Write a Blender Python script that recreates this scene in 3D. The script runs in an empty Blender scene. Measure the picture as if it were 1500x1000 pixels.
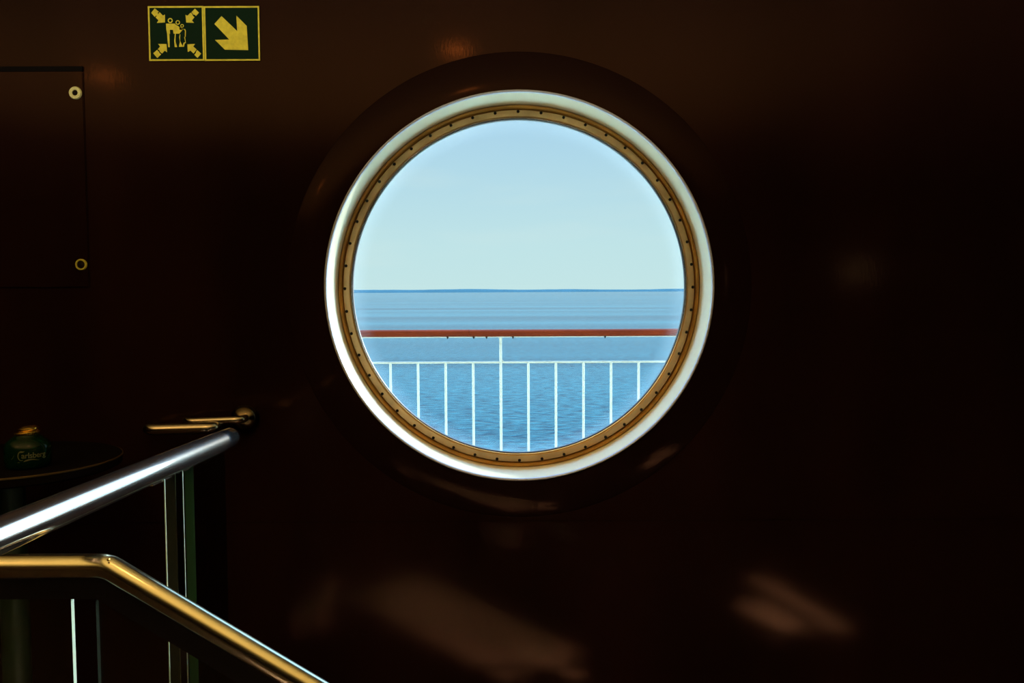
import bpy, bmesh, math, random
from mathutils import Vector, Matrix, Euler
PI = math.pi
random.seed(7)
sc = bpy.context.scene
COL = sc.collection

# ------------------------------------------------------------------ camera
F = 1300.0
EYE = Vector((0, 0, 1.5))
cam_d = bpy.data.cameras.new('camera')
cam_d.sensor_width = 36.0
cam_d.lens = F / 1500 * 36.0
cam_d.clip_end = 60000
cam_d.clip_start = 0.02
cam = bpy.data.objects.new('camera', cam_d)
COL.objects.link(cam)
R = Matrix.Rotation(PI/2 - math.atan(75/F), 3, 'X') @ Matrix.Rotation(-0.0045, 3, 'Z')
cam.matrix_world = Matrix.Translation(EYE) @ R.to_4x4()
sc.camera = cam

def ray(px, py):
    return R @ Vector(((px-750)/F, -(py-500)/F, -1.0))
def P(px, py, Y):
    "point of the place seen at a pixel of the photograph, at distance Y from the eye's wall-parallel plane"
    d = ray(px, py)
    return EYE + d * (Y / d.y)

# ------------------------------------------------------------------ materials
def new_mat(name):
    m = bpy.data.materials.new(name); m.use_nodes = True
    nt = m.node_tree
    for n in list(nt.nodes): nt.nodes.remove(n)
    out = nt.nodes.new('ShaderNodeOutputMaterial')
    return m, nt, out
def pbr(name, col, rough=.5, metal=0.0, spec=.5, noise=0.0, nscale=20.0, bump=0.0, bscale=80.0, coat=0.0,
        col2=None, stretch=(1, 1, 1), rnoise=0.0):
    m, nt, out = new_mat(name)
    b = nt.nodes.new('ShaderNodeBsdfPrincipled')
    b.inputs['Base Color'].default_value = (*col, 1)
    b.inputs['Roughness'].default_value = rough
    b.inputs['Metallic'].default_value = metal
    b.inputs['Specular IOR Level'].default_value = spec
    b.inputs['Coat Weight'].default_value = coat
    b.inputs['Coat Roughness'].default_value = .08
    nt.links.new(b.outputs[0], out.inputs[0])
    tc = nt.nodes.new('ShaderNodeTexCoord'); mp = nt.nodes.new('ShaderNodeMapping')
    mp.inputs['Scale'].default_value = stretch
    nt.links.new(tc.outputs['Object'], mp.inputs[0])
    if noise > 0 or rnoise > 0:
        n = nt.nodes.new('ShaderNodeTexNoise'); n.inputs['Scale'].default_value = nscale
        n.inputs['Detail'].default_value = 6
        nt.links.new(mp.outputs[0], n.inputs['Vector'])
        if noise > 0:
            r = nt.nodes.new('ShaderNodeValToRGB')
            c2 = col2 if col2 else tuple(c*(1-noise) for c in col)
            r.color_ramp.elements[0].position = .35; r.color_ramp.elements[1].position = .68
            r.color_ramp.elements[0].color = (*c2, 1); r.color_ramp.elements[1].color = (*col, 1)
            nt.links.new(n.outputs['Fac'], r.inputs[0]); nt.links.new(r.outputs[0], b.inputs['Base Color'])
        if rnoise > 0:
            mr = nt.nodes.new('ShaderNodeMapRange')
            mr.inputs['To Min'].default_value = max(0, rough-rnoise); mr.inputs['To Max'].default_value = rough+rnoise
            nt.links.new(n.outputs['Fac'], mr.inputs[0]); nt.links.new(mr.outputs[0], b.inputs['Roughness'])
    if bump > 0:
        n2 = nt.nodes.new('ShaderNodeTexNoise'); n2.inputs['Scale'].default_value = bscale; n2.inputs['Detail'].default_value = 4
        nt.links.new(mp.outputs[0], n2.inputs['Vector'])
        bp = nt.nodes.new('ShaderNodeBump'); bp.inputs['Strength'].default_value = bump; bp.inputs['Distance'].default_value = .002
        nt.links.new(n2.outputs['Fac'], bp.inputs['Height']); nt.links.new(bp.outputs[0], b.inputs['Normal'])
    return m
def pane_mat(name, tint=(1, 1, 1), ior=1.45, rough=0.0, dust=0.0):
    m, nt, out = new_mat(name)
    t = nt.nodes.new('ShaderNodeBsdfTransparent'); t.inputs[0].default_value = (*tint, 1)
    g = nt.nodes.new('ShaderNodeBsdfGlossy'); g.inputs['Roughness'].default_value = rough
    fr = nt.nodes.new('ShaderNodeFresnel'); fr.inputs[0].default_value = ior
    mx = nt.nodes.new('ShaderNodeMixShader')
    nt.links.new(fr.outputs[0], mx.inputs[0]); nt.links.new(t.outputs[0], mx.inputs[1]); nt.links.new(g.outputs[0], mx.inputs[2])
    last = mx
    if dust > 0:   # salt and smears on the pane
        d = nt.nodes.new('ShaderNodeBsdfDiffuse'); d.inputs[0].default_value = (.8, .85, .85, 1)
        tl = nt.nodes.new('ShaderNodeBsdfTranslucent'); tl.inputs[0].default_value = (.8, .88, .9, 1)
        ad = nt.nodes.new('ShaderNodeMixShader'); ad.inputs[0].default_value = .8
        nt.links.new(d.outputs[0], ad.inputs[1]); nt.links.new(tl.outputs[0], ad.inputs[2])
        tc = nt.nodes.new('ShaderNodeTexCoord')
        ln = nt.nodes.new('ShaderNodeVectorMath'); ln.operation = 'LENGTH'
        nt.links.new(tc.outputs['Object'], ln.inputs[0])
        rp = nt.nodes.new('ShaderNodeMapRange'); rp.interpolation_type = 'SMOOTHSTEP'
        rp.inputs['From Min'].default_value = .435; rp.inputs['From Max'].default_value = .50
        rp.inputs['To Min'].default_value = 0.0; rp.inputs['To Max'].default_value = dust
        nt.links.new(ln.outputs['Value'], rp.inputs[0])
        nz = nt.nodes.new('ShaderNodeTexNoise'); nz.inputs['Scale'].default_value = 9; nz.inputs['Detail'].default_value = 5
        nt.links.new(tc.outputs['Object'], nz.inputs['Vector'])
        mu = nt.nodes.new('ShaderNodeMath'); mu.operation = 'MULTIPLY'
        nt.links.new(rp.outputs[0], mu.inputs[0]); nt.links.new(nz.outputs['Fac'], mu.inputs[1])
        m2 = nt.nodes.new('ShaderNodeMixShader')
        nt.links.new(mu.outputs[0], m2.inputs[0]); nt.links.new(mx.outputs[0], m2.inputs[1]); nt.links.new(ad.outputs[0], m2.inputs[2])
        last = m2
    nt.links.new(last.outputs[0], out.inputs[0])
    return m
def emit_mat(name, col, s):
    m, nt, out = new_mat(name)
    e = nt.nodes.new('ShaderNodeEmission'); e.inputs[0].default_value = (*col, 1); e.inputs[1].default_value = s
    nt.links.new(e.outputs[0], out.inputs[0]); return m

M = {}
M['wall'] = pbr('brown_wall_laminate', (.0110, .0042, .0040), rough=.10, spec=.09, noise=.4, nscale=3, stretch=(1, 1, .25), bump=.05, bscale=200, rnoise=.03)
M['wall'].node_tree.nodes['Principled BSDF'].inputs['Specular Tint'].default_value = (1, .60, .42, 1)
M['wall_dull'] = pbr('brown_dull_trim', (.0075, .0030, .0030), rough=.12, spec=.06)
M['wall_dull'].node_tree.nodes['Principled BSDF'].inputs['Specular Tint'].default_value = (1, .6, .42, 1)
M['hull'] = pbr('white_hull_paint', (.80, .80, .77), rough=.45)
M['hull_shade'] = pbr('cream_superstructure_paint', (.42, .41, .36), rough=.5)
M['ceiling'] = pbr('warm_ceiling_panels', (.50, .33, .12), rough=.6)
M['floor'] = pbr('brown_carpet', (.045, .026, .016), rough=.95, spec=.1, noise=.4, nscale=60, bump=.4, bscale=300)
M['teak_deck'] = pbr('pale_deck_paint', (.90, .80, .52), rough=.7, noise=.25, nscale=6, stretch=(.3, 6, 1))
M['chrome'] = pbr('polished_steel', (.80, .80, .78), rough=.08, metal=1.0, rnoise=.03, noise=.06, nscale=40)
def two_lobe(m, r2, f):
    nt = m.node_tree; b = nt.nodes['Principled BSDF']; out = [n for n in nt.nodes if n.type == 'OUTPUT_MATERIAL'][0]
    g = nt.nodes.new('ShaderNodeBsdfGlossy'); g.inputs['Color'].default_value = b.inputs['Base Color'].default_value
    g.inputs['Roughness'].default_value = r2
    mx = nt.nodes.new('ShaderNodeMixShader'); mx.inputs[0].default_value = f
    nt.links.new(b.outputs[0], mx.inputs[1]); nt.links.new(g.outputs[0], mx.inputs[2]); nt.links.new(mx.outputs[0], out.inputs[0])
two_lobe(M['chrome'], .30, .17)
M['brushed'] = pbr('worn_steel_rail', (.44, .43, .30), rough=.22, metal=1.0, rnoise=.05, noise=.08, nscale=30)
M['dark_chrome'] = pbr('dark_steel', (.42, .38, .30), rough=.2, metal=1.0)
M['black'] = pbr('black_channel', (.003, .0025, .003), rough=.7, spec=.04)
M['socket'] = pbr('dark_screw_socket', (.004, .003, .002), rough=.7, spec=.05)
M['screw'] = pbr('bronze_screw', (.006, .004, .003), rough=.6, spec=.1)
M['bronze'] = pbr('bronze_clamp_ring', (.50, .31, .12), rough=.38, metal=.55, noise=.35, nscale=14, bump=.2, bscale=60, rnoise=.08)
M['rust'] = pbr('rusty_bronze_moulding', (.50, .26, .05), rough=.45, metal=.35, noise=.4, nscale=18)
M['silver'] = pbr('silver_gasket_edge', (.75, .78, .74), rough=.25, metal=.9)
M['rubber'] = pbr('dark_gasket', (.02, .012, .008), rough=.5)
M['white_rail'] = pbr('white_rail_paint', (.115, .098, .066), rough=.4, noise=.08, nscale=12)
M['varnish'] = pbr('red_varnished_wood', (.056, .006, .0008), rough=.35, spec=.02, coat=.0, noise=.35, nscale=9, stretch=(.25, 3, 3))
M['glass'] = pane_mat('window_glass', (.985, 1, 1), ior=1.22, dust=.07)
M['panel_glass'] = pane_mat('panel_glass', (.90, .95, .92), ior=1.5)
M['glass_edge'] = pbr('green_glass_edge', (.016, .06, .034), rough=.10, spec=.9)
M['glint_edge'] = pbr('glint_glass_edge', (.55, .75, .62), rough=.15, spec=.8)  # sunlit glint on glass edges painted as a pale base colour
M['dark_edge'] = pbr('dark_glass_edge', (.015, .02, .015), rough=.2, spec=.5)
M['column'] = pbr('green_grey_column', (.012, .03, .016), rough=.35, metal=.3)
M['green_plate'] = pbr('dark_green_sign_face', (.002, .014, .007), rough=.6, spec=.06)
M['lumi'] = pbr('yellow_green_sign_print', (.66, .60, .06), rough=.6, spec=.2, noise=.2, nscale=90)
M['lumi_ring'] = pbr('pale_screw_ring', (.66, .70, .36), rough=.45, noise=.2, nscale=200)
M['lumi_ring2'] = pbr('yellow_screw_ring', (.50, .52, .08), rough=.45, noise=.2, nscale=200)
M['bottle_green'] = pbr('dark_green_canister', (.001, .010, .004), rough=.2, spec=.15)
M['gold'] = pbr('gold_rim', (.75, .50, .12), rough=.25, metal=1.0)
M['letter'] = pbr('pale_green_lettering', (.06, .07, .035), rough=.5)
M['table'] = pbr('dark_table_top', (.003, .002, .002), rough=.8, spec=.02)
M['table_edge'] = pbr('brass_table_edge', (.12, .08, .03), rough=.4, metal=.8)
M['land'] = pbr('hazy_blue_shore', (.014, .026, .028), rough=1, spec=0, noise=.12, nscale=.004)  # distance haze painted into the shore's base colour

# white tunnel paint: bronze ring's yellow reflection and rust stain painted in towards the ring (object Y runs from the mouth to the ring)
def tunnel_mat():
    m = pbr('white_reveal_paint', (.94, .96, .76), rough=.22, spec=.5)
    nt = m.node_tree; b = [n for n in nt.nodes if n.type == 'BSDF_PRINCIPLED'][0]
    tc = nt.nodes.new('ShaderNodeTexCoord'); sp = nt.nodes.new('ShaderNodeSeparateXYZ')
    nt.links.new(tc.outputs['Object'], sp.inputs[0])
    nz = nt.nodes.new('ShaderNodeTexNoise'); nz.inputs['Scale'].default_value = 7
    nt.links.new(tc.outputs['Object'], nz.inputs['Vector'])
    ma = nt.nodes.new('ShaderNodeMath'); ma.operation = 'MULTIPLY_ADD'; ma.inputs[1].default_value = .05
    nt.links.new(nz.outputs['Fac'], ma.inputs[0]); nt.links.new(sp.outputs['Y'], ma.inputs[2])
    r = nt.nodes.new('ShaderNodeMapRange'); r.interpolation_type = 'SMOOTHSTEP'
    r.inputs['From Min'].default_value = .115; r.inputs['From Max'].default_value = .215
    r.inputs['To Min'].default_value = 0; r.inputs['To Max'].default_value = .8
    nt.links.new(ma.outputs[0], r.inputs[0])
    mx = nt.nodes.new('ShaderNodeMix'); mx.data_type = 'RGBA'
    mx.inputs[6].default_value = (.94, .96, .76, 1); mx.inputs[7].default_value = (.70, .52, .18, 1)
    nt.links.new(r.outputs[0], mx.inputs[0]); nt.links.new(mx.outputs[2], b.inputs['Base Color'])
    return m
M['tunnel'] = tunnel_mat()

def sea_mat():
    m, nt, out = new_mat('sea_water')
    tc = nt.nodes.new('ShaderNodeTexCoord')
    def noise(scale, det, st):
        mp = nt.nodes.new('ShaderNodeMapping'); mp.inputs['Scale'].default_value = st
        nt.links.new(tc.outputs['Object'], mp.inputs[0])
        n = nt.nodes.new('ShaderNodeTexNoise'); n.inputs['Scale'].default_value = scale; n.inputs['Detail'].default_value = det
        nt.links.new(mp.outputs[0], n.inputs['Vector']); return n.outputs['Fac']
    b = nt.nodes.new('ShaderNodeBsdfPrincipled')
    b.inputs['Roughness'].default_value = .15; b.inputs['IOR'].default_value = 1.33; b.inputs['Specular IOR Level'].default_value = .03
    near = noise(1.1, 7, (.6, .9, 1)); bands = noise(.012, 4, (.06, 1, 1))
    ad = nt.nodes.new('ShaderNodeMath'); ad.operation = 'MULTIPLY_ADD'; ad.inputs[1].default_value = .6
    nt.links.new(bands, ad.inputs[0])
    mu = nt.nodes.new('ShaderNodeMath'); mu.operation = 'MULTIPLY'; mu.inputs[1].default_value = .7
    nt.links.new(near, mu.inputs[0]); nt.links.new(mu.outputs[0], ad.inputs[2])
    r = nt.nodes.new('ShaderNodeValToRGB')
    e = r.color_ramp.elements
    e[0].position = .52; e[0].color = (.0001, .0055, .0095, 1)
    e[1].position = .78; e[1].color = (.0065, .030, .0315, 1)
    nt.links.new(ad.outputs[0], r.inputs[0]); nt.links.new(r.outputs[0], b.inputs['Base Color'])
    bp = nt.nodes.new('ShaderNodeBump'); bp.inputs['Strength'].default_value = .6; bp.inputs['Distance'].default_value = .35
    nt.links.new(near, bp.inputs['Height']); nt.links.new(bp.outputs[0], b.inputs['Normal'])
    nt.links.new(b.outputs[0], out.inputs[0]); return m
M['sea'] = sea_mat()

# ------------------------------------------------------------------ helpers
def link(name, bm, mat, parent=None, smooth=False, mats=None):
    me = bpy.data.meshes.new(name)
    bmesh.ops.recalc_face_normals(bm, faces=bm.faces)
    bm.to_mesh(me); bm.free()
    for mm in (mats or [mat]): me.materials.append(mm)
    if smooth:
        for p in me.polygons: p.use_smooth = True
        try: me.set_sharp_from_angle(angle=math.radians(40))
        except Exception: pass
    o = bpy.data.objects.new(name, me); COL.objects.link(o)
    if parent: o.parent = parent
    return o
def empty(name, loc, label=None, cat=None, group=None, kind=None):
    o = bpy.data.objects.new(name, None); o.location = loc; o.empty_display_size = .1
    COL.objects.link(o); tag(o, label, cat, group, kind); return o
def tag(o, label=None, cat=None, group=None, kind=None):
    if label: o['label'] = label
    if cat: o['category'] = cat
    if group: o['group'] = group
    if kind: o['kind'] = kind
    return o
def struct(o, kind='structure'):
    o['kind'] = kind; return o
def box(bm, lo, hi, bev=0.0):
    lo, hi = Vector(lo), Vector(hi)
    r = bmesh.ops.create_cube(bm, size=1)
    for v in r['verts']:
        v.co = Vector([(lo[i]+hi[i])/2 + v.co[i]*(hi[i]-lo[i]) for i in range(3)])
    if bev > 0:
        es = list({e for v in r['verts'] for e in v.link_edges})
        bmesh.ops.bevel(bm, geom=es, offset=bev, segments=2, affect='EDGES')
    return bm
def tube(bm, pts, rad, seg=32, caps=True, dome=False):
    "sweep a circle along a polyline (pts Vectors), mitred"
    pts = [Vector(p) for p in pts]; n = len(pts)
    rads = rad if isinstance(rad, (list, tuple)) else [rad]*n
    dirs = [(pts[i+1]-pts[i]).normalized() for i in range(n-1)]
    up = Vector((0, 0, 1)) if abs(dirs[0].z) < .9 else Vector((0, 1, 0))
    u = dirs[0].cross(up).normalized()
    rings = []
    for i in range(n):
        if i == 0: t = dirs[0]; k = 1
        elif i == n-1: t = dirs[-1]; k = 1
        else:
            t = (dirs[i-1]+dirs[i]).normalized(); k = 1
        u = (u - t*u.dot(t)).normalized(); v = t.cross(u)
        mit = 1.0; axis = None
        if 0 < i < n-1:
            c = dirs[i-1].dot(t)
            axis = (dirs[i]-dirs[i-1]);
            if axis.length > 1e-6: axis.normalize(); mit = 1/max(c, .3)
        ring = []
        for j in range(seg):
            a = 2*PI*j/seg
            d = (u*math.cos(a)+v*math.sin(a))*rads[i]
            if axis is not None and axis.length > 0: d = d + axis*(d.dot(axis))*(mit-1)
            ring.append(bm.verts.new(pts[i]+d))
        rings.append(ring)
    for a, b in zip(rings, rings[1:]):
        for j in range(seg): bm.faces.new((a[j], a[(j+1) % seg], b[(j+1) % seg], b[j]))
    if caps: bm.faces.new(rings[0]); bm.faces.new(rings[-1])
    return bm
def lathe(bm, prof, seg=96, axis='Y', closed=False, center=(0, 0, 0), mi=None):
    "prof: list of (radius, along)"
    c = Vector(center); rings = []
    for r, h in prof:
        ring = []
        if r < 1e-6:
            p = Vector((0, h, 0)) if axis == 'Y' else Vector((0, 0, h))
            ring = [bm.verts.new(c+p)]
        else:
            for j in range(seg):
                a = 2*PI*j/seg
                p = Vector((r*math.cos(a), h, r*math.sin(a))) if axis == 'Y' else Vector((r*math.cos(a), r*math.sin(a), h))
                ring.append(bm.verts.new(c+p))
        rings.append(ring)
    pairs = list(zip(rings, rings[1:]))
    if closed: pairs.append((rings[-1], rings[0]))
    for k, (a, b) in enumerate(pairs):
        for j in range(seg):
            j2 = (j+1) % seg
            if len(a) == 1 and len(b) == 1: continue
            if len(a) == 1: f = bm.faces.new((a[0], b[j], b[j2]))
            elif len(b) == 1: f = bm.faces.new((a[j], a[j2], b[0]))
            else: f = bm.faces.new((a[j], a[j2], b[j2], b[j]))
            if mi: f.material_index = mi[k]
    return bm
def prism(bm, pts2, y0, y1):
    "polygon given as (x,z) extruded along y"
    a = [bm.verts.new((x, y0, z)) for x, z in pts2]; b = [bm.verts.new((x, y1, z)) for x, z in pts2]
    n = len(pts2)
    bm.faces.new(a); bm.faces.new(b)
    for i in range(n): bm.faces.new((a[i], a[(i+1) % n], b[(i+1) % n], b[i]))
    return bm
def arc_pts(c, a0, a1, r, ux, uy, n=10):
    return [Vector(c)+Vector(ux)*(r*math.cos(a0+(a1-a0)*i/n))+Vector(uy)*(r*math.sin(a0+(a1-a0)*i/n)) for i in range(n+1)]

# ------------------------------------------------------------------ the room
WY = 2.44                                  # inner face of the wall with the porthole
WO = 2.635                                  # its outer face
XL, XR, YB, ZC = -3.4, 3.4, -3.2, 2.62
HC = P(760.6, 421.3, WY)                    # centre of the porthole
HC.y = 0
RT = .5275                                 # tunnel radius
hx, hz = HC.x, HC.z
def wall_with_hole():
    bm = bmesh.new(); N = 128; rad = RT+.004
    x0, x1, z0, z1 = XL, XR, 0.0, ZC
    angs = sorted(set([2*PI*i/N for i in range(N)] + [math.atan2(z-hz, x-hx) % (2*PI) for x in (x0, x1) for z in (z0, z1)]))
    def rect(a):
        c, s = math.cos(a), math.sin(a); t = 1e9
        if c > 1e-9: t = min(t, (x1-hx)/c)
        if c < -1e-9: t = min(t, (x0-hx)/c)
        if s > 1e-9: t = min(t, (z1-hz)/s)
        if s < -1e-9: t = min(t, (z0-hz)/s)
        return hx+c*t, hz+s*t
    ir, orr, ib, ob = [], [], [], []
    for a in angs:
        X, Z = rect(a)
        cx, cz = hx+rad*math.cos(a), hz+rad*math.sin(a)
        ir.append(bm.verts.new((cx, WY, cz))); orr.append(bm.verts.new((X, WY, Z)))
        ib.append(bm.verts.new((cx, WO, cz))); ob.append(bm.verts.new((X, WO, Z)))
    n = len(angs)
    for i in range(n):
        j = (i+1) % n
        bm.faces.new((ir[i], ir[j], orr[j], orr[i])).material_index = 0
        bm.faces.new((ib[i], ib[j], ob[j], ob[i])).material_index = 1
        bm.faces.new((ir[i], ir[j], ib[j], ib[i])).material_index = 1
        bm.faces.new((orr[i], orr[j], ob[j], ob[i])).material_index = 1
    return bm
struct(link('wall_front', wall_with_hole(), None, mats=[M['wall'], M['hull']]))
struct(link('wall_left', box(bmesh.new(), (XL-.1, YB-.1, 0), (XL, WO, ZC)), M['wall']))
struct(link('wall_right', box(bmesh.new(), (XR, YB-.1, 0), (XR+.1, WO, ZC)), M['wall']))
struct(link('wall_back', box(bmesh.new(), (XL, YB-.1, 0), (XR, YB, ZC)), M['wall']))
struct(link('floor', box(bmesh.new(), (XL-.1, YB-.1, -.1), (XR+.1, WO, 0)), M['floor']))
struct(link('ceiling', box(bmesh.new(), (XL-.1, YB-.1, ZC), (XR+.1, WO, ZC+.1)), M['ceiling']))
# lower wall panelling whose top joint shows under the porthole
zt = P(760, 762, WY).z
struct(link('trim_1', box(bmesh.new(), (XL, WY-.012, 0), (XR, WY, zt), .002), M['wall']))

# tan uprights added on the far side of the room (mirrored as streaks in the wall) and a small lamp beyond
M['streak_upright'] = pbr('tan_streak_upright', (.42, .24, .12), rough=.6)
struct(link('trim_2', box(bmesh.new(), (-2.90, YB, 0), (-2.58, YB+.08, ZC)), M['streak_upright']))
struct(link('trim_3', box(bmesh.new(), (-3.39, -2.45, 0), (-3.13, -2.2, ZC)), M['streak_upright']))
# ------------------------------------------------------------------ the porthole
win = empty('window_1', (hx, WY, hz), kind='structure')
def lip_profile():
    pr = [(RT, .004)]
    for i in range(0, 9):                                  # rolled lip that stands proud of the wall
        a = PI*i/8
        pr.append((RT+.0042-.0042*math.cos(a), .002-.010*math.sin(a)))
    return pr + [(RT+.0084, .004)]
DG = .160                                              # depth of the glass plane
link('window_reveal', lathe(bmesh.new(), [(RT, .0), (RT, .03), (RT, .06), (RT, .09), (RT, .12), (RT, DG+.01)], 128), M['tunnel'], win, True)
M['lip'] = pbr('sky_tinted_lip', (.42, .50, .70), rough=.3)  # bluish sky reflection painted into the lip's base colour
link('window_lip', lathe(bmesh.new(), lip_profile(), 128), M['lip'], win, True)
# stepped bronze moulding against the reveal, then the flat clamp ring
link('moulding_ring', lathe(bmesh.new(), [(RT-.0005, DG-.006), (RT-.003, DG-.012), (RT-.009, DG-.013), (RT-.0125, DG-.009), (RT-.0135, DG+.012), (RT-.0005, DG+.012)], 128, closed=True), M['rust'], win, True)
link('clamp_ring', lathe(bmesh.new(), [(RT-.0155, DG+.010), (RT-.0155, DG-.008), (RT-.017, DG-.011), (.4935, DG-.013), (.4905, DG-.011), (.4895, DG+.010)], 128, closed=True), M['bronze'], win, True)
link('gasket', lathe(bmesh.new(), [(.4895, DG-.010), (.4885, DG-.011), (.4868, DG-.010), (.4865, DG+.004), (.4895, DG+.004)], 128, closed=True), M['silver'], win, True)
link('gasket', lathe(bmesh.new(), [(.4862, DG-.004), (.4850, DG-.006), (.4838, DG-.004), (.4838, DG+.006), (.4862, DG+.006)], 128, closed=True), M['rubber'], win, True)
link('surround_plate', lathe(bmesh.new(), [(RT+.0085, .002), (RT+.0085, -.002), (.634, -.002), (.637, 0), (.637, .002)], 128), M['wall_dull'], win, True)
gl = bmesh.new(); lathe(gl, [(0, 0), (.15, 0), (.3, 0), (.42, 0), (.4865, 0)], 96)
go = link('window_pane', gl, M['glass'], win); go.location = (0, DG+.004, 0)
link('outer_frame', lathe(bmesh.new(), [(RT+.004, DG+.012), (.4935, DG+.012), (.4950, DG+.025), (RT+.03, DG+.032), (RT+.03, WO-WY+.004), (RT+.004, WO-WY+.004)], 96, closed=False), M['hull'], win, True)
def screw_mesh():
    bm = bmesh.new()
    lathe(bm, [(0, -.0002), (.0022, -.0002), (.0024, -.0018), (.0036, -.0018), (.0044, -.0004), (.0045, .001)], 16, mi=[1, 1, 0, 0, 0])
    me_o = link('ring_screw', bm, None, mats=[M['screw'], M['socket']], smooth=True)
    return me_o
scr = screw_mesh(); RS = .5065
for i in range(48):
    o = scr if i == 0 else scr.copy()
    if i: COL.objects.link(o)
    a = 2*PI*i/48
    o.parent = win; o.location = (RS*math.cos(a), DG-.0128, RS*math.sin(a)); o.rotation_euler = (0, random.uniform(0, 6), 0)

# ------------------------------------------------------------------ signs above left
def sign(pxl, pxr, name, label):
    a = P(pxl, 9.5, WY); b = P(pxr, 89.5, WY-.004)
    x0, x1 = P(pxl, 49, WY).x, P(pxr, 49, WY).x
    z1, z0 = P((pxl+pxr)/2, 9.7, WY).z, P((pxl+pxr)/2, 89.6, WY).z
    root = empty(name, ((x0+x1)/2, WY, (z0+z1)/2), label, 'sign')
    w, h = (x1-x0)/2, (z1-z0)/2
    link('sign_plate', box(bmesh.new(), (-w, -.004, -h), (w, 0, h)), M['green_plate'], root)
    bm = bmesh.new(); t = .0042
    for lo, hi in (((-w, -h), (w, -h+t)), ((-w, h-t), (w, h)), ((-w, -h+t), (-w+t, h-t)), ((w-t, -h+t), (w, h-t))):
        box(bm, (lo[0], -.0046, lo[1]), (hi[0], -.0041, hi[1]))
    link('sign_border', bm, M['lumi'], root)
    return root, w, h
def decal(root, name, polys, S, y=-.0041):
    bm = bmesh.new()
    for poly in polys: prism(bm, [(x*S, z*S) for x, z in poly], y-.0005, y)
    return link(name, bm, M['lumi'], root)
s1, w1, h1 = sign(218.5, 299.5, 'assembly_point_sign', 'green and yellow assembly point sign with family and four arrows')
s2, w2, h2 = sign(299.9, 381, 'direction_arrow_sign', 'green and yellow sign with one large arrow pointing down right')
# pictograms: unit = half side of the plate
def arrow(cx, cz, ang, L, sw, hw, hl, gap=None):
    "solid arrow, tip at +x before rotation"
    c, s = math.cos(ang), math.sin(ang)
    rot = lambda p: (cx+p[0]*c-p[1]*s, cz+p[0]*s+p[1]*c)
    if gap:
        g0, g1 = gap
        head = [(g1, -sw), (L-hl, -sw), (L-hl-.03, -hw), (L, 0), (L-hl-.03, hw), (L-hl, sw), (g1, sw), (g1, .06), (g1+.035, .06), (g1+.035, -.02), (g1, -.02)]
        tail = [(0, -sw), (g0, -sw), (g0, -.05), (g0-.0, .02), (g0, sw), (0, sw)]
        tail = [(0, -sw), (g0, -sw), (g0, sw), (0, sw)]
        return [[rot(p) for p in head], [rot(p) for p in tail]]
    return [[rot(p) for p in [(0, -sw), (L-hl, -sw), (L-hl-.0, -hw), (L, 0), (L-hl, hw), (L-hl, sw), (0, sw)]]]
pix = lambda u, v: ((u-299.5*0)/1, v)
def from_zoom(pts, cx, cy, half):
    return [((x-cx)/half, -(y-cy)/half) for x, y in pts]
# big arrow traced at sign scale: plate centre (1052,370), half side 300 in the enlarged view
big = from_zoom([(952, 185), (1118, 345), (1112, 180), (1222, 290), (1232, 547), (980, 542), (875, 437), (1030, 434), (873, 268)], 1060, 370, 300)
decal(s2, 'arrow_symbol', [big], w2)
arr = []
for pts in ([(225, 103), (185, 150), (222, 192), (236, 178), (246, 184), (262, 160), (252, 150), (268, 138)],
            [(276, 142), (262, 165), (232, 198), (262, 230), (243, 257), (332, 252), (333, 168), (312, 180)],
            [(660, 108), (702, 150), (668, 186), (655, 170), (642, 172), (632, 156), (620, 146)],
            [(612, 150), (628, 160), (634, 182), (652, 198), (624, 232), (646, 258), (562, 254), (555, 172), (578, 182)],
            [(196, 580), (238, 630), (282, 590), (262, 578), (258, 562), (246, 556), (238, 544)],
            [(246, 538), (264, 548), (272, 568), (292, 582), (322, 552), (346, 570), (342, 482), (250, 480), (272, 508)],
            [(716, 585), (674, 631), (640, 598), (658, 578), (662, 562), (674, 548)],
            [(668, 542), (652, 560), (632, 584), (600, 552), (570, 568), (568, 486), (652, 482), (630, 508)]):
    arr.append(from_zoom(pts, 450, 370, 300))
for k in range(4):
    decal(s1, 'arrow_symbol', arr[2*k:2*k+2], w1)
fam = [from_zoom(p, 450, 370, 300) for p in (
    [(342, 265), (440, 265), (436, 330), (345, 330)], [(436, 268), (525, 325), (485, 372), (436, 372)],
    [(345, 330), (382, 330), (384, 372), (352, 372)], [(416, 330), (436, 330), (436, 372), (420, 372)],
    [(352, 372), (376, 372), (376, 515), (360, 515), (354, 440)],
    [(436, 372), (446, 372), (440, 452), (456, 515), (430, 515), (426, 450)],
    [(488, 380), (494, 380), (490, 450), (496, 462), (520, 512), (476, 512), (488, 460), (482, 410)],
    [(487, 300), (530, 325), (520, 332), (487, 332)],
    [(526, 320), (548, 324), (556, 345), (552, 405), (543, 405), (546, 345), (538, 330)],
    [(535, 408), (544, 405), (552, 470), (540, 476), (530, 512), (514, 512), (528, 468), (546, 462)])]
def ring_polys(cx, cy, r0, r1, n=14):
    out = []
    for i in range(n):
        a, b = 2*PI*i/n, 2*PI*(i+1)/n
        out.append(from_zoom([(cx+r1*math.cos(a), cy+r1*math.sin(a)), (cx+r1*math.cos(b), cy+r1*math.sin(b)),
                              (cx+r0*math.cos(b), cy+r0*math.sin(b)), (cx+r0*math.cos(a), cy+r0*math.sin(a))], 450, 370, 300))
    return out
fam += ring_polys(389, 232, 16, 27)+ring_polys(470, 253, 15, 24)+ring_polys(516, 289, 11, 19)
decal(s1, 'family_symbol', fam, w1)

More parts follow.
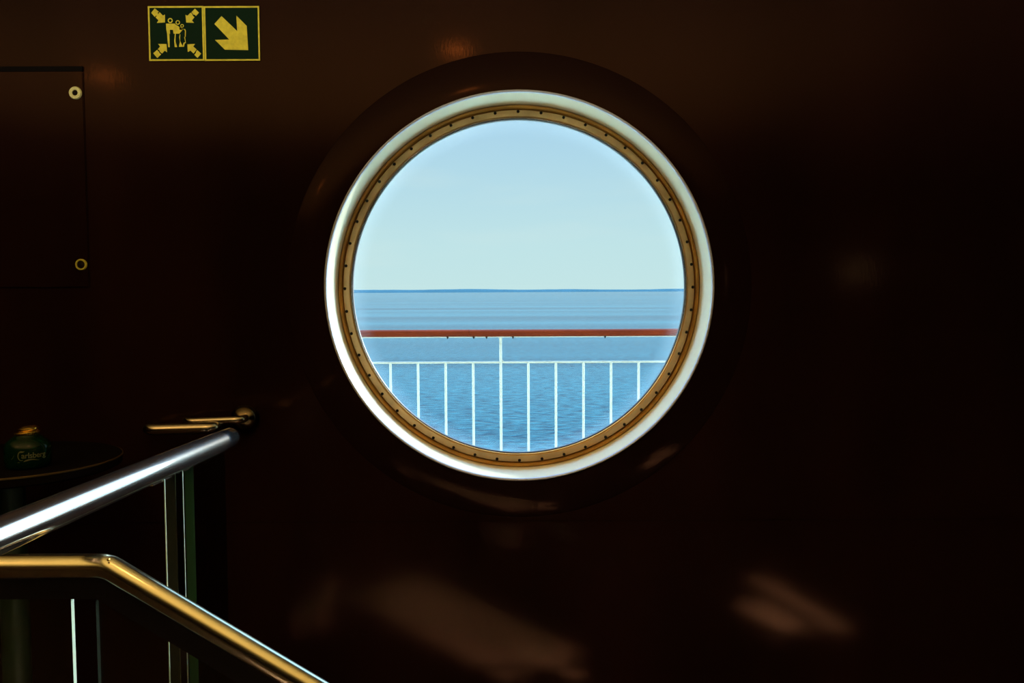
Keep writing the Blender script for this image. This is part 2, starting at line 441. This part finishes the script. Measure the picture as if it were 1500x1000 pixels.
# ------------------------------------------------------------------ board with ringed screws at the far left of the wall
bx1 = P(127, 260, WY).x; bz1 = P(60, 105, WY).z; bz0 = P(60, 421, WY).z
bd = empty('wall_board', ((bx1-.7), WY, (bz0+bz1)/2), 'dark brown board fixed to the wall by two pale ringed screws', 'wall panel')
link('board', box(bmesh.new(), (-.7, -.005, (bz0-bz1)/2), (.7, 0, (bz1-bz0)/2), .002), M['wall'], bd)
link('dark_seam', box(bmesh.new(), (-.7, -.006, (bz1-bz0)/2), (.7, 0, (bz1-bz0)/2+.013)), M['black'], bd)
for px, py, ro, ri, mk, lab in ((110.2, 136, .0170, .0075, 'lumi_ring', 'upper screw with a broad pale ring'), (118.7, 387.5, .0158, .0108, 'lumi_ring2', 'lower screw with a thin yellow ring')):
    c = P(px, py, WY-.008) - bd.location
    bm = lathe(bmesh.new(), [(ro, .012), (ro, -.001), (ro-.0015, -.003), (ri+.001, -.003), (ri, -.002), (ri, .001)], 40, center=(0, 0, 0))
    so = link('ringed_screw', bm, M[mk], bd, True); so.location = c; so['label'] = lab
    b2 = lathe(bmesh.new(), [(0, -.0012), (ri*.35, -.0014), (ri*.5, -.0002), (ri, .0)], 32)
    link('screw_head', b2, M['screw'], so, True)

# ------------------------------------------------------------------ upper guard rail running to the wall
RX, RZ = P(0, 783, 1.18).x, P(0, 783, 1.18).z
end = P(336, 641, 2.2)
A = Vector((RX+.002, 1.18, RZ)); B = end.copy()
d = (B-A).normalized()
A0 = A - d*1.15
g = empty('guard_rail', (B.x, B.y, 0), 'polished steel guard rail running back to the wall above glass panels', 'handrail')
def loc(o_root, v): return Vector(v) - o_root.location
pts = [A0 + (B-A0)*t for t in (0, .25, .5, .75, .97)]
RR = .025
tips = [B+d*0.0, B+d*.006, B+d*.0085]
bm = bmesh.new(); tube(bm, [loc(g, p) for p in pts+tips], [RR]*5+[RR, RR*.86, RR*.6], 48)
link('rail_tube', bm, M['chrome'], g, True)
# under-channel gripping the glass
ch0, ch1 = A + (B-A)*.50, A + (B-A)*.965
def bar_along(p0, p1, w, h, dz):
    bm = bmesh.new(); dd = (p1-p0); s = Vector((dd.y, -dd.x, 0)).normalized()*w/2
    vs = []
    for p in (p0, p1):
        for sx, zz in ((-1, dz), (1, dz), (1, dz-h), (-1, dz-h)): vs.append(bm.verts.new(p+s*sx+Vector((0, 0, zz))))
    bm.faces.new(vs[:4]); bm.faces.new(vs[4:])
    for i in range(4): bm.faces.new((vs[i], vs[(i+1) % 4], vs[4+(i+1) % 4], vs[4+i]))
    return bm
link('glass_channel', bar_along(loc(g, ch0), loc(g, ch1), .012, .004, -.024), M['dark_chrome'], g)
def upper_panel(px0, px1, th, em, zb=.03):
    "glass sheet in the plane under the rail between the pixels' sight lines, with its own thick polished edge"
    def on(px):
        dr = ray(px, 800); # intersect plan line A-B
        # solve EYE.xy + t*dr.xy = A.xy + s*(B-A).xy
        e = B-A; det = dr.x*(-e.y) + e.x*dr.y
        t = (A.x*(-e.y) + e.x*A.y)/det
        return Vector((dr.x*t, dr.y*t, 0))
    p0, p1 = on(px0), on(px1); zt_ = RZ-.032
    bm = bmesh.new(); dd = (p1-p0); s = Vector((dd.y, -dd.x, 0)).normalized()*th/2
    v = [bm.verts.new(loc(g, (p.x+s.x*k, p.y+s.y*k, z))) for p in (p0, p1) for k in (-1, 1) for z in (zb, zt_)]
    # v: 0 p0- b,1 p0- t,2 p0+ b,3 p0+ t,4 p1- b,5 p1- t,6 p1+ b,7 p1+ t
    for f, m in (((0, 1, 3, 2), 1), ((4, 5, 7, 6), 2), ((0, 1, 5, 4), 0), ((2, 3, 7, 6), 0), ((1, 3, 7, 5), 1), ((0, 2, 6, 4), 1)):
        bm.faces.new([v[i] for i in f]).material_index = m
    return link('glass_panel', bm, None, g, mats=[M['panel_glass'], em, M['dark_edge']])
def edge_glint(px):
    "narrow polished arris on the upright edge of a panel"
    c = P(px, 800, 1.0); k = (RX)/(c.x); q = Vector((c.x*k, k, 0))
    link('glint_strip', box(bmesh.new(), loc(g, (q.x-.0010, q.y-.0015, .03)), loc(g, (q.x+.0010, q.y+.0015, RZ-.032)), .0006), M['glint_edge'], g)
upper_panel(252, 266, .020, M['dark_edge'])
upper_panel(278, 325, .024, M['glass_edge'])
for px in (243.5, 259, 270): edge_glint(px)
pp = P(279, 800, 1.99)
link('glass_clamp', box(bmesh.new(), loc(g, (pp.x-.012, pp.y+.05, RZ-.075)), loc(g, (pp.x+.022, pp.y+.09, RZ-.045)), .003), M['chrome'], g)

# ------------------------------------------------------------------ lower stair rail in front, parallel to the wall
LY = 1.40
p0 = P(-330, 828, LY); p1 = P(157, 829, LY); p2 = P(445, 1000, LY)
p0.z = p1.z
e = (p2-p1).normalized(); p3 = p1 + e*1.15
h = empty('stair_rail', (p1.x, LY, 0), 'brassy steel stair rail bending downhill above black channel and glass', 'handrail')
RL = .0200
dirA = (p1-p0).normalized()
bend = [p1-dirA*.006, p1+e*.006]
bm = bmesh.new(); tube(bm, [loc(h, p0)]+[loc(h, p0+(p1-p0)*t) for t in (.3, .6, .9)]+[loc(h, b) for b in bend]+[loc(h, p1+e*t) for t in (.1, .3, .6, .9)]+[loc(h, p3)], RL, 48)
link('rail_tube', bm, M['brushed'], h, True)
nA = Vector((0, 0, -1)); nE = Vector((e.z, 0, -e.x)); nE = nE if nE.z < 0 else -nE
def off(dist):
    b = (nA+nE).normalized(); k = dist/b.dot(nA)
    return p0+nA*dist, p1+b*k, p3+nE*dist
def strip(root, d0, d1, y0, y1, mat, name):
    a, b = off(d0), off(d1); bm = bmesh.new()
    prism(bm, [(loc(root, q).x, loc(root, q).z) for q in (a[0], a[1], a[2], b[2], b[1], b[0])], y0, y1)
    return link(name, bm, mat, root)
strip(h, RL*.8, RL+.030, -.010, .010, M['black'], 'glass_channel')
def low_panel(pxa, pxb):
    "glass sheet hung under the channel from sight line to sight line"
    bm = bmesh.new(); dd = RL+.0305
    q = off(dd)
    def top(x):
        return q[0].z if x <= q[1].x else q[1].z + (x-q[1].x)*e.z/e.x
    xa, xb = P(pxa, 900, LY).x, P(pxb, 900, LY).x
    xs = [xa, xb] if not (xa < q[1].x < xb) else [xa, q[1].x, xb]
    up = [(x-h.location.x, top(x)) for x in xs]
    dn = [(x-h.location.x, max(.02, top(x)-.75)) for x in reversed(xs)]
    poly = up+dn; n = len(poly); th = .005
    a = [bm.verts.new((x, -th, z)) for x, z in poly]; b = [bm.verts.new((x, th, z)) for x, z in poly]
    bm.faces.new(a); bm.faces.new(b)
    for i in range(n):
        f = bm.faces.new((a[i], a[(i+1) % n], b[(i+1) % n], b[i]))
        xm = (a[i].co.x+a[(i+1) % n].co.x)/2
        f.material_index = 1 if xm > xb-h.location.x-1e-4 else 2
    return link('glass_panel', bm, None, h, mats=[M['panel_glass'], M['glint_edge'], M['dark_edge']])
low_panel(-320, 107)
low_panel(143, 900)
# tiny grub screws on the inside of the bend
for px, py in ((158, 820), (151, 836)):
    c = P(px, py, LY-RL*.93)
    o = link('rail_screw', lathe(bmesh.new(), [(0, -.0012), (.0012, -.001), (.0019, .0), (.0019, .004)], 14), M['gold'], h, True)
    o.location = loc(h, c)

# ------------------------------------------------------------------ wall rail behind (two tubes and a round boss)
wr = empty('wall_rail', (P(300, 622, 2.33).x, WY, P(300, 622, 2.33).z), 'short dark double grab rail on the wall behind the guard rail end', 'handrail')
def wall_tube(pxa, pxb, py, Y, r, name):
    a, b = P(pxa, py, Y), P(pxb, py-2, Y)
    rr = .03
    L = [a+Vector((0, WY-Y, 0))] + arc_pts(a+Vector((rr, rr, 0)), PI, PI*1.5, rr, (1, 0, 0), (0, 1, 0), 8)
    Rr = arc_pts(b+Vector((-rr, rr, 0)), PI*1.5, PI*2, rr, (1, 0, 0), (0, 1, 0), 8) + [b+Vector((0, WY-Y, 0))]
    return link(name, tube(bmesh.new(), [loc(wr, q) for q in L+Rr], r, 24), M['dark_chrome'], wr, True)
wall_tube(212, 312, 629, 2.34, .0155, 'rail_tube')
wall_tube(268, 354, 617, 2.37, .0105, 'rail_tube')
c = P(357, 613, 2.42)
M['boss'] = pbr('dark_boss_steel', (.10, .08, .05), rough=.18, metal=1.0)
o = link('boss', lathe(bmesh.new(), [(0, -.020), (.010, -.019), (.020, -.015), (.029, -.008), (.036, 0), (.038, .020), (0, .02)], 40), M['boss'], wr, True)
o.location = loc(wr, c)

# ------------------------------------------------------------------ standing table with canister
tc_ = P(14, 676, 2.10); TZ = 1.5-(703-425)/F*1.85
tb = empty('standing_table', (tc_.x, 2.10, 0), 'dark round standing table close to the wall behind the upper rail', 'table')
link('tabletop', lathe(bmesh.new(), [(0, TZ), (.244, TZ), (.247, TZ-.003), (.247, TZ-.022), (.240, TZ-.026), (0, TZ-.026)], 96, 'Z'), M['table'], tb, True)
link('table_edge', lathe(bmesh.new(), [(.2472, TZ-.001), (.2490, TZ-.002), (.2490, TZ-.005), (.2472, TZ-.006)], 96, 'Z', closed=True), M['table_edge'], tb, True)
link('column', lathe(bmesh.new(), [(.032, TZ-.026), (.032, .03), (.06, .02)], 40, 'Z'), M['column'], tb, True)
link('base', lathe(bmesh.new(), [(0, .024), (.05, .024), (.18, .012), (.2, .0), (0, 0)], 64, 'Z'), M['table'], tb, True)
bp_ = P(42, 690, 2.0)
cn = empty('drink_canister', (bp_.x, 2.0, TZ+.0005), 'squat dark green canister with gold rimmed lid and pale lettering on the table', 'canister')
K = .049
body = [(0, 0), (K*.86, 0), (K*.94, .004), (K*.99, .014), (K, .028), (K, .044), (K*.97, .052), (K*.86, .060), (K*.70, .066), (K*.55, .070), (K*.5, .074), (0, .074)]
link('body', lathe(bmesh.new(), body, 64, 'Z'), M['bottle_green'], cn, True)
o = link('gold_band', lathe(bmesh.new(), [(0, .0), (K*.50, .0), (K*.53, .002), (K*.53, .006), (K*.48, .008), (0, .008)], 48, 'Z'), M['gold'], cn, True)
o.location = (0, 0, .074); o.rotation_euler = (0, math.radians(-4), 0)
o = link('lid', lathe(bmesh.new(), [(0, .0), (K*.40, .0), (K*.44, .002), (K*.44, .005), (K*.36, .008), (0, .009)], 48, 'Z'), M['gold'], cn, True)
o.location = (.003, 0, .0835); o.rotation_euler = (0, math.radians(-7), 0)
# lettering wrapped round the body
def wrap_text():
    bm = bmesh.new()
    rad = K+.0004
    cu = bpy.data.curves.new('lettering_curve', 'FONT'); cu.body = 'arlsberg'; cu.size = .0215; cu.space_character = .93
    cu.offset = .0003
    to = bpy.data.objects.new('lettering_tmp', cu); COL.objects.link(to)
    dg = bpy.context.evaluated_depsgraph_get(); dg.update()
    me = bpy.data.meshes.new_from_object(to.evaluated_get(dg))
    bm.from_mesh(me)
    bpy.data.objects.remove(to); bpy.data.curves.remove(cu); bpy.data.meshes.remove(me)
    for v in bm.verts: v.co.z = 0
    bmesh.ops.translate(bm, verts=bm.verts, vec=(.0105, .0015, 0))
    def stroke(pts, ws):
        n = len(pts); L, Rr = [], []
        for i, (x, y) in enumerate(pts):
            a = pts[max(0, i-1)]; b = pts[min(n-1, i+1)]
            dx, dy = b[0]-a[0], b[1]-a[1]; l = math.hypot(dx, dy) or 1
            w = ws[i]
            L.append(bm.verts.new((x-dy/l*w, y+dx/l*w, 0))); Rr.append(bm.verts.new((x+dy/l*w, y-dx/l*w, 0)))
        for i in range(n-1): bm.faces.new((L[i], L[i+1], Rr[i+1], Rr[i]))
    # large C with flag-like head, sweeping under the a
    cs = [(.0105+.0085*math.cos(a), .008+.0125*math.sin(a)) for a in [math.radians(60+ i*(262-60+38)/16) for i in range(17)]]
    stroke(cs, [.0016, .0017, .0017, .0016, .0015, .0014, .0014, .0014, .0013, .0013, .0012, .0011, .001, .0009, .0008, .0006, .0003])
    stroke([(.0045, .0195), (.009, .0185), (.014, .0192), (.019, .0205)], [.0004, .0016, .0016, .0004])
    # leaf-like underline
    stroke([(.016, -.0075), (.021, -.0055), (.028, -.0035), (.038, -.0030), (.048, -.0050), (.056, -.0065)], [.0006, .0019, .0020, .0014, .0009, .0003])
    # flourish at the left
    stroke([(-.018, -.002), (-.013, .003), (-.009, .010)], [.0003, .0005, .0003])
    stroke([(.0, -.0095), (.003, -.0095), (.006, -.0098)], [.0003, .0006, .0003])
    bmesh.ops.triangulate(bm, faces=bm.faces)
    S = .80
    for v in bm.verts:
        x, y = v.co.x*S, v.co.y*S
        th = -PI/2 + (x-.022)/rad + math.atan2(bp_.x, 2.0)*-1*0
        v.co = Vector((rad*math.cos(th), rad*math.sin(th), .026+y))
    return bm
lt = link('lettering', wrap_text(), M['letter'], cn)
cn.rotation_euler = (0, 0, math.atan2(-bp_.x, 2.0))

# ------------------------------------------------------------------ outside: deck, railing, sea, shore
struct(link('wall_outer', box(bmesh.new(), (-14, WY+.02, ZC+.001), (14, WO, 9)), M['hull_shade']))
struct(link('deck', box(bmesh.new(), (-14, WO, -.05), (14, 5.75, .10)), M['teak_deck']))
OY = 5.5
zr = lambda py: P(760, py, OY).z
hr_t, hr_b = zr(482.2), zr(492.8)
mz = zr(530.3)
rl = empty('deck_railing', (P(733.5, 530, OY).x, OY, .10), 'white deck railing with red varnished wooden handrail outside the porthole', 'railing')
X0 = rl.location.x; sp_ = P(773.9, 530, OY).x - X0
def lc(x, z): return Vector((x, 0, z-.10))
def hand(x0, x1, dz=0):
    bm = bmesh.new(); w, hh = .038, (hr_t-hr_b)/2; c = (hr_t+hr_b)/2-.10+dz
    n = 28; L = []
    for x in (x0, x1):
        L.append([bm.verts.new((x, w*math.copysign(abs(math.cos(2*PI*i/n))**.8, math.cos(2*PI*i/n)), c+hh*math.copysign(abs(math.sin(2*PI*i/n))**.8, math.sin(2*PI*i/n)))) for i in range(n)])
    for i in range(n): bm.faces.new((L[0][i], L[0][(i+1) % n], L[1][(i+1) % n], L[1][i]))
    bm.faces.new(L[0]); bm.faces.new(L[1]); return bm
xj = P(687.5, 487, OY).x - X0
link('handrail', hand(-9, xj-.0008, .0004), M['varnish'], rl, True)
link('handrail', hand(xj+.0008, 9), M['varnish'], rl, True)
link('support_strip', box(bmesh.new(), (-9, -.016, hr_b-.10-.0045), (9, .016, hr_b-.10+.002)), M['white_rail'], rl)
link('mid_rail', tube(bmesh.new(), [lc(-9, mz), lc(9, mz)], .0068, 16), M['white_rail'], rl, True)
link('bottom_rail', tube(bmesh.new(), [lc(-9, .22), lc(9, .22)], .0085, 16), M['white_rail'], rl, True)
bal = link('baluster', tube(bmesh.new(), [(0, 0, .12), (0, 0, mz-.10)], .0078, 16), M['white_rail'], rl, True)
pst = link('post', tube(bmesh.new(), [(0, 0, 0), (0, 0, hr_b-.10)], .0084, 16), M['white_rail'], rl, True)
for k in range(-22, 23):
    if k == 0: continue
    if k % 11 == 0:
        o = pst.copy()
    elif k == -22: continue
    elif k == -21: o = bal
    else: o = bal.copy()
    if o is not bal: COL.objects.link(o)
    o.parent = rl; o.location = (k*sp_, 0, 0)
# collar and weld where the post meets the rails
link('weld_collar', lathe(bmesh.new(), [(.0084, hr_b-.118), (.0125, hr_b-.108), (.0125, hr_b-.104)], 16, 'Z'), M['white_rail'], rl, True)
link('weld', prism(bmesh.new(), [(.006, mz-.10+.004), (.022, mz-.10+.004), (.006, mz-.10+.018)], -.004, .004), M['white_rail'], rl)
for px in (655.8, 694, 712.8, 751.5, 886):
    o = link('rail_screw', lathe(bmesh.new(), [(0, -.012), (.003, -.010), (.006, -.002), (.0065, .004)], 12, 'Z'), M['socket'], rl, True)
    o.location = (P(px, 490, OY).x-X0, -.017, hr_b-.10-.0005)

SEA = -13.0
bm = bmesh.new()
nx, ny = 24, 40
ys = [7 + 9000*(i/ny)**3 for i in range(ny+1)]
rows = [[bm.verts.new(((j/nx-.5)*2*(60+y*1.4), y, 0)) for j in range(nx+1)] for y in ys]
for i in range(ny):
    for j in range(nx): bm.faces.new((rows[i][j], rows[i][j+1], rows[i+1][j+1], rows[i+1][j]))
so = link('sea', bm, M['sea']); so.location = (0, 0, SEA); struct(so)
# low wooded shore on the horizon
bm = bmesh.new(); SY = 7000
prev = None; n = 260
for i in range(n+1):
    x = -6500 + 13000*i/n
    hgt = 20 + 3.0*math.sin(i*.11+1)+2.0*math.sin(i*.37)+1.5*random.random()
    cur = [bm.verts.new((x, SY, 0)), bm.verts.new((x, SY+30, hgt*.8)), bm.verts.new((x, SY+90, hgt)), bm.verts.new((x, SY+500, hgt*.9)), bm.verts.new((x, SY+700, 0))]
    if prev:
        for a in range(4): bm.faces.new((prev[a], cur[a], cur[a+1], prev[a+1]))
    prev = cur
so = link('far_shore', bm, M['land'], smooth=True); so.location = (0, 0, SEA); struct(so)

# ------------------------------------------------------------------ world: daylight sky
SKY_UP, SKY_SIDE, SKY_GLOW = 12.0, 20.0, 6.0
w = bpy.data.worlds.new('sky'); sc.world = w; w.use_nodes = True
nt = w.node_tree
for n_ in list(nt.nodes): nt.nodes.remove(n_)
out = nt.nodes.new('ShaderNodeOutputWorld'); bg = nt.nodes.new('ShaderNodeBackground')
tc = nt.nodes.new('ShaderNodeTexCoord'); sp = nt.nodes.new('ShaderNodeSeparateXYZ')
nt.links.new(tc.outputs['Generated'], sp.inputs[0])
r = nt.nodes.new('ShaderNodeValToRGB'); el = r.color_ramp.elements
el[0].position = 0; el[0].color = (.56, .79, .80, 1)
el[1].position = 1; el[1].color = (.16, .36, .72, 1)
for p_, c_ in ((.05, (.54, .78, .81, 1)), (.12, (.47, .72, .82, 1)), (.19, (.40, .66, .84, 1)), (.4, (.28, .52, .82, 1))):
    q = el.new(p_); q.color = c_
nt.links.new(sp.outputs['Z'], r.inputs[0])
mp = nt.nodes.new('ShaderNodeMapping'); mp.inputs['Scale'].default_value = (2.5, 2.5, 14)
nt.links.new(tc.outputs['Generated'], mp.inputs[0])
nz = nt.nodes.new('ShaderNodeTexNoise'); nz.inputs['Scale'].default_value = 1.6; nz.inputs['Detail'].default_value = 5
nt.links.new(mp.outputs[0], nz.inputs['Vector'])
cr = nt.nodes.new('ShaderNodeMapRange'); cr.inputs['From Min'].default_value = .5; cr.inputs['From Max'].default_value = .8
cr.inputs['To Max'].default_value = .35
nt.links.new(nz.outputs['Fac'], cr.inputs[0])
mx = nt.nodes.new('ShaderNodeMix'); mx.data_type = 'RGBA'; mx.inputs[7].default_value = (.66, .82, .80, 1)
nt.links.new(cr.outputs[0], mx.inputs[0]); nt.links.new(r.outputs[0], mx.inputs[6])
nt.links.new(mx.outputs[2], bg.inputs[0])
# sky boosted overhead and sideways, out of view, to light the porthole lining; sun glow
def vm(op, a, b):
    n_ = nt.nodes.new('ShaderNodeMath'); n_.operation = op
    for i_, v_ in enumerate((a, b)):
        if hasattr(v_, 'links'): nt.links.new(v_, n_.inputs[i_])
        else: n_.inputs[i_].default_value = v_
    return n_.outputs[0]
def ss(v_, a, b, lo, hi):
    n_ = nt.nodes.new('ShaderNodeMapRange'); n_.interpolation_type = 'SMOOTHSTEP'
    nt.links.new(v_, n_.inputs[0]); n_.inputs[1].default_value = a; n_.inputs[2].default_value = b
    n_.inputs[3].default_value = lo; n_.inputs[4].default_value = hi; return n_.outputs[0]
dt = nt.nodes.new('ShaderNodeVectorMath'); dt.operation = 'DOT_PRODUCT'
nt.links.new(tc.outputs['Generated'], dt.inputs[0]); dt.inputs[1].default_value = Vector((.57, .766, .30)).normalized()
over = ss(sp.outputs['Z'], .30, .8, 1.0, SKY_UP)
side = ss(vm('ABSOLUTE', sp.outputs['X'], 0), .40, .9, 1.0, SKY_SIDE)
glow = ss(dt.outputs['Value'], .90, 1.0, 0.0, SKY_GLOW)
nt.links.new(vm('ADD', vm('MULTIPLY', over, side), glow), bg.inputs[1])
nt.links.new(bg.outputs[0], out.inputs[0])

# ------------------------------------------------------------------ lights
def light(name, kind, loc_, energy, col, rot=None, **kw):
    l = bpy.data.lights.new(name, kind); l.energy = energy; l.color = col
    for k, v in kw.items(): setattr(l, k, v)
    o = bpy.data.objects.new(name, l); o.location = loc_
    if rot is not None: o.rotation_euler = rot
    COL.objects.link(o); return o
sd = Vector((-.57, -.766, -.30)).normalized()
light('sun', 'SUN', (5, 9, 6), 5.0, (1, .98, .90), sd.to_track_quat('-Z', 'Y').to_euler(), angle=.0093)
# recessed ceiling downlights (lamp discs seen mirrored in the wall)
def downlight(x, y, e_, name_label, watts):
    t = empty('ceiling_light', (x, y, ZC), name_label, 'ceiling light')
    link('trim_ring', lathe(bmesh.new(), [(.075, 0), (.075, -.006), (.06, -.008), (.055, -.002), (.055, 0)], 40, 'Z'), M['chrome'], t, True)
    link('lamp_disc', lathe(bmesh.new(), [(0, -.003), (.054, -.003), (.054, 0)], 40, 'Z'), e_, t)
    light('downlight', 'AREA', (x, y, ZC-.012), watts, (1, .74, .34), (0, 0, 0), shape='DISK', size=.10, spread=math.radians(150)).parent = None
EM = emit_mat('warm_lamp', (1, .34, .06), 60)
def ceil_at(px, py):
    L = (ZC-1.5)*F/(425-py); return (px-750)/F*L, 2*WY-L
for (px, py, lab, W_) in ((165, 113, 'small warm ceiling downlight mirrored as an orange smudge near the ringed screws', .5), (672, 78, 'small warm ceiling downlight mirrored as an orange smudge above the porthole', .5)):
    x, y = ceil_at(px, py); downlight(x, y, EM, lab, W_)
wl = empty('wall_lamp', (3.10, YB, 1.66), 'small pale glass wall lamp mirrored faintly to the right of the porthole', 'wall lamp')
link('lamp_shade', lathe(bmesh.new(), [(0, -.12), (.04, -.115), (.045, -.06), (.045, .05), (.04, .115), (0, .12)], 32, 'Z', center=(0, .10, 0)), emit_mat('pale_lamp', (1, .85, .5), 5), wl, True)
link('bracket', box(bmesh.new(), (-.02, 0, -.03), (.02, .06, .03), .004), M['dark_chrome'], wl)
# added unseen fill lamp, facing up, to brighten the ceiling and room
light('ceiling_fill_lamp', 'AREA', (-.8, -.1, 1.75), 165, (1, .88, .60), (math.radians(180), 0, 0), shape='RECTANGLE', size=4.5, size_y=2.6)
# added unseen lamps under the ceiling, laying light patches on the carpet
def patch_lamp(x, y, sx, sy, rz, W_, tilt=0):
    light('added_patch_lamp', 'AREA', (x, y, ZC-.02), W_, (1, .98, .86), (tilt, 0, rz), shape='RECTANGLE', size=sx, size_y=sy, spread=math.radians(2))
def floor_at(px, py):
    L = 1.5*F/(py-425); return (px-750)/F*L, 2*WY-L
for (a, b, wd, W_) in (((800, 985), (560, 860), .42, 14), ((1240, 932), (1110, 852), .10, 3.5), ((1170, 930), (1100, 890), .16, 3), ((850, 1000), (765, 955), .05, 1.2), ((745, 800), (735, 775), .12, .8), ((450, 930), (478, 850), .07, 1.2)):
    ax, ay = floor_at(*a); bx, by = floor_at(*b)
    patch_lamp((ax+bx)/2, (ay+by)/2, wd, math.hypot(ax-bx, ay-by), math.atan2(by-ay, bx-ax)-PI/2, W_*13)

vs = sc.view_settings
sc.display_settings.display_device = 'sRGB'
vs.view_transform = 'Standard'; vs.look = 'None'; vs.exposure = 0.0; vs.gamma = 1.0; vs.use_curve_mapping = False
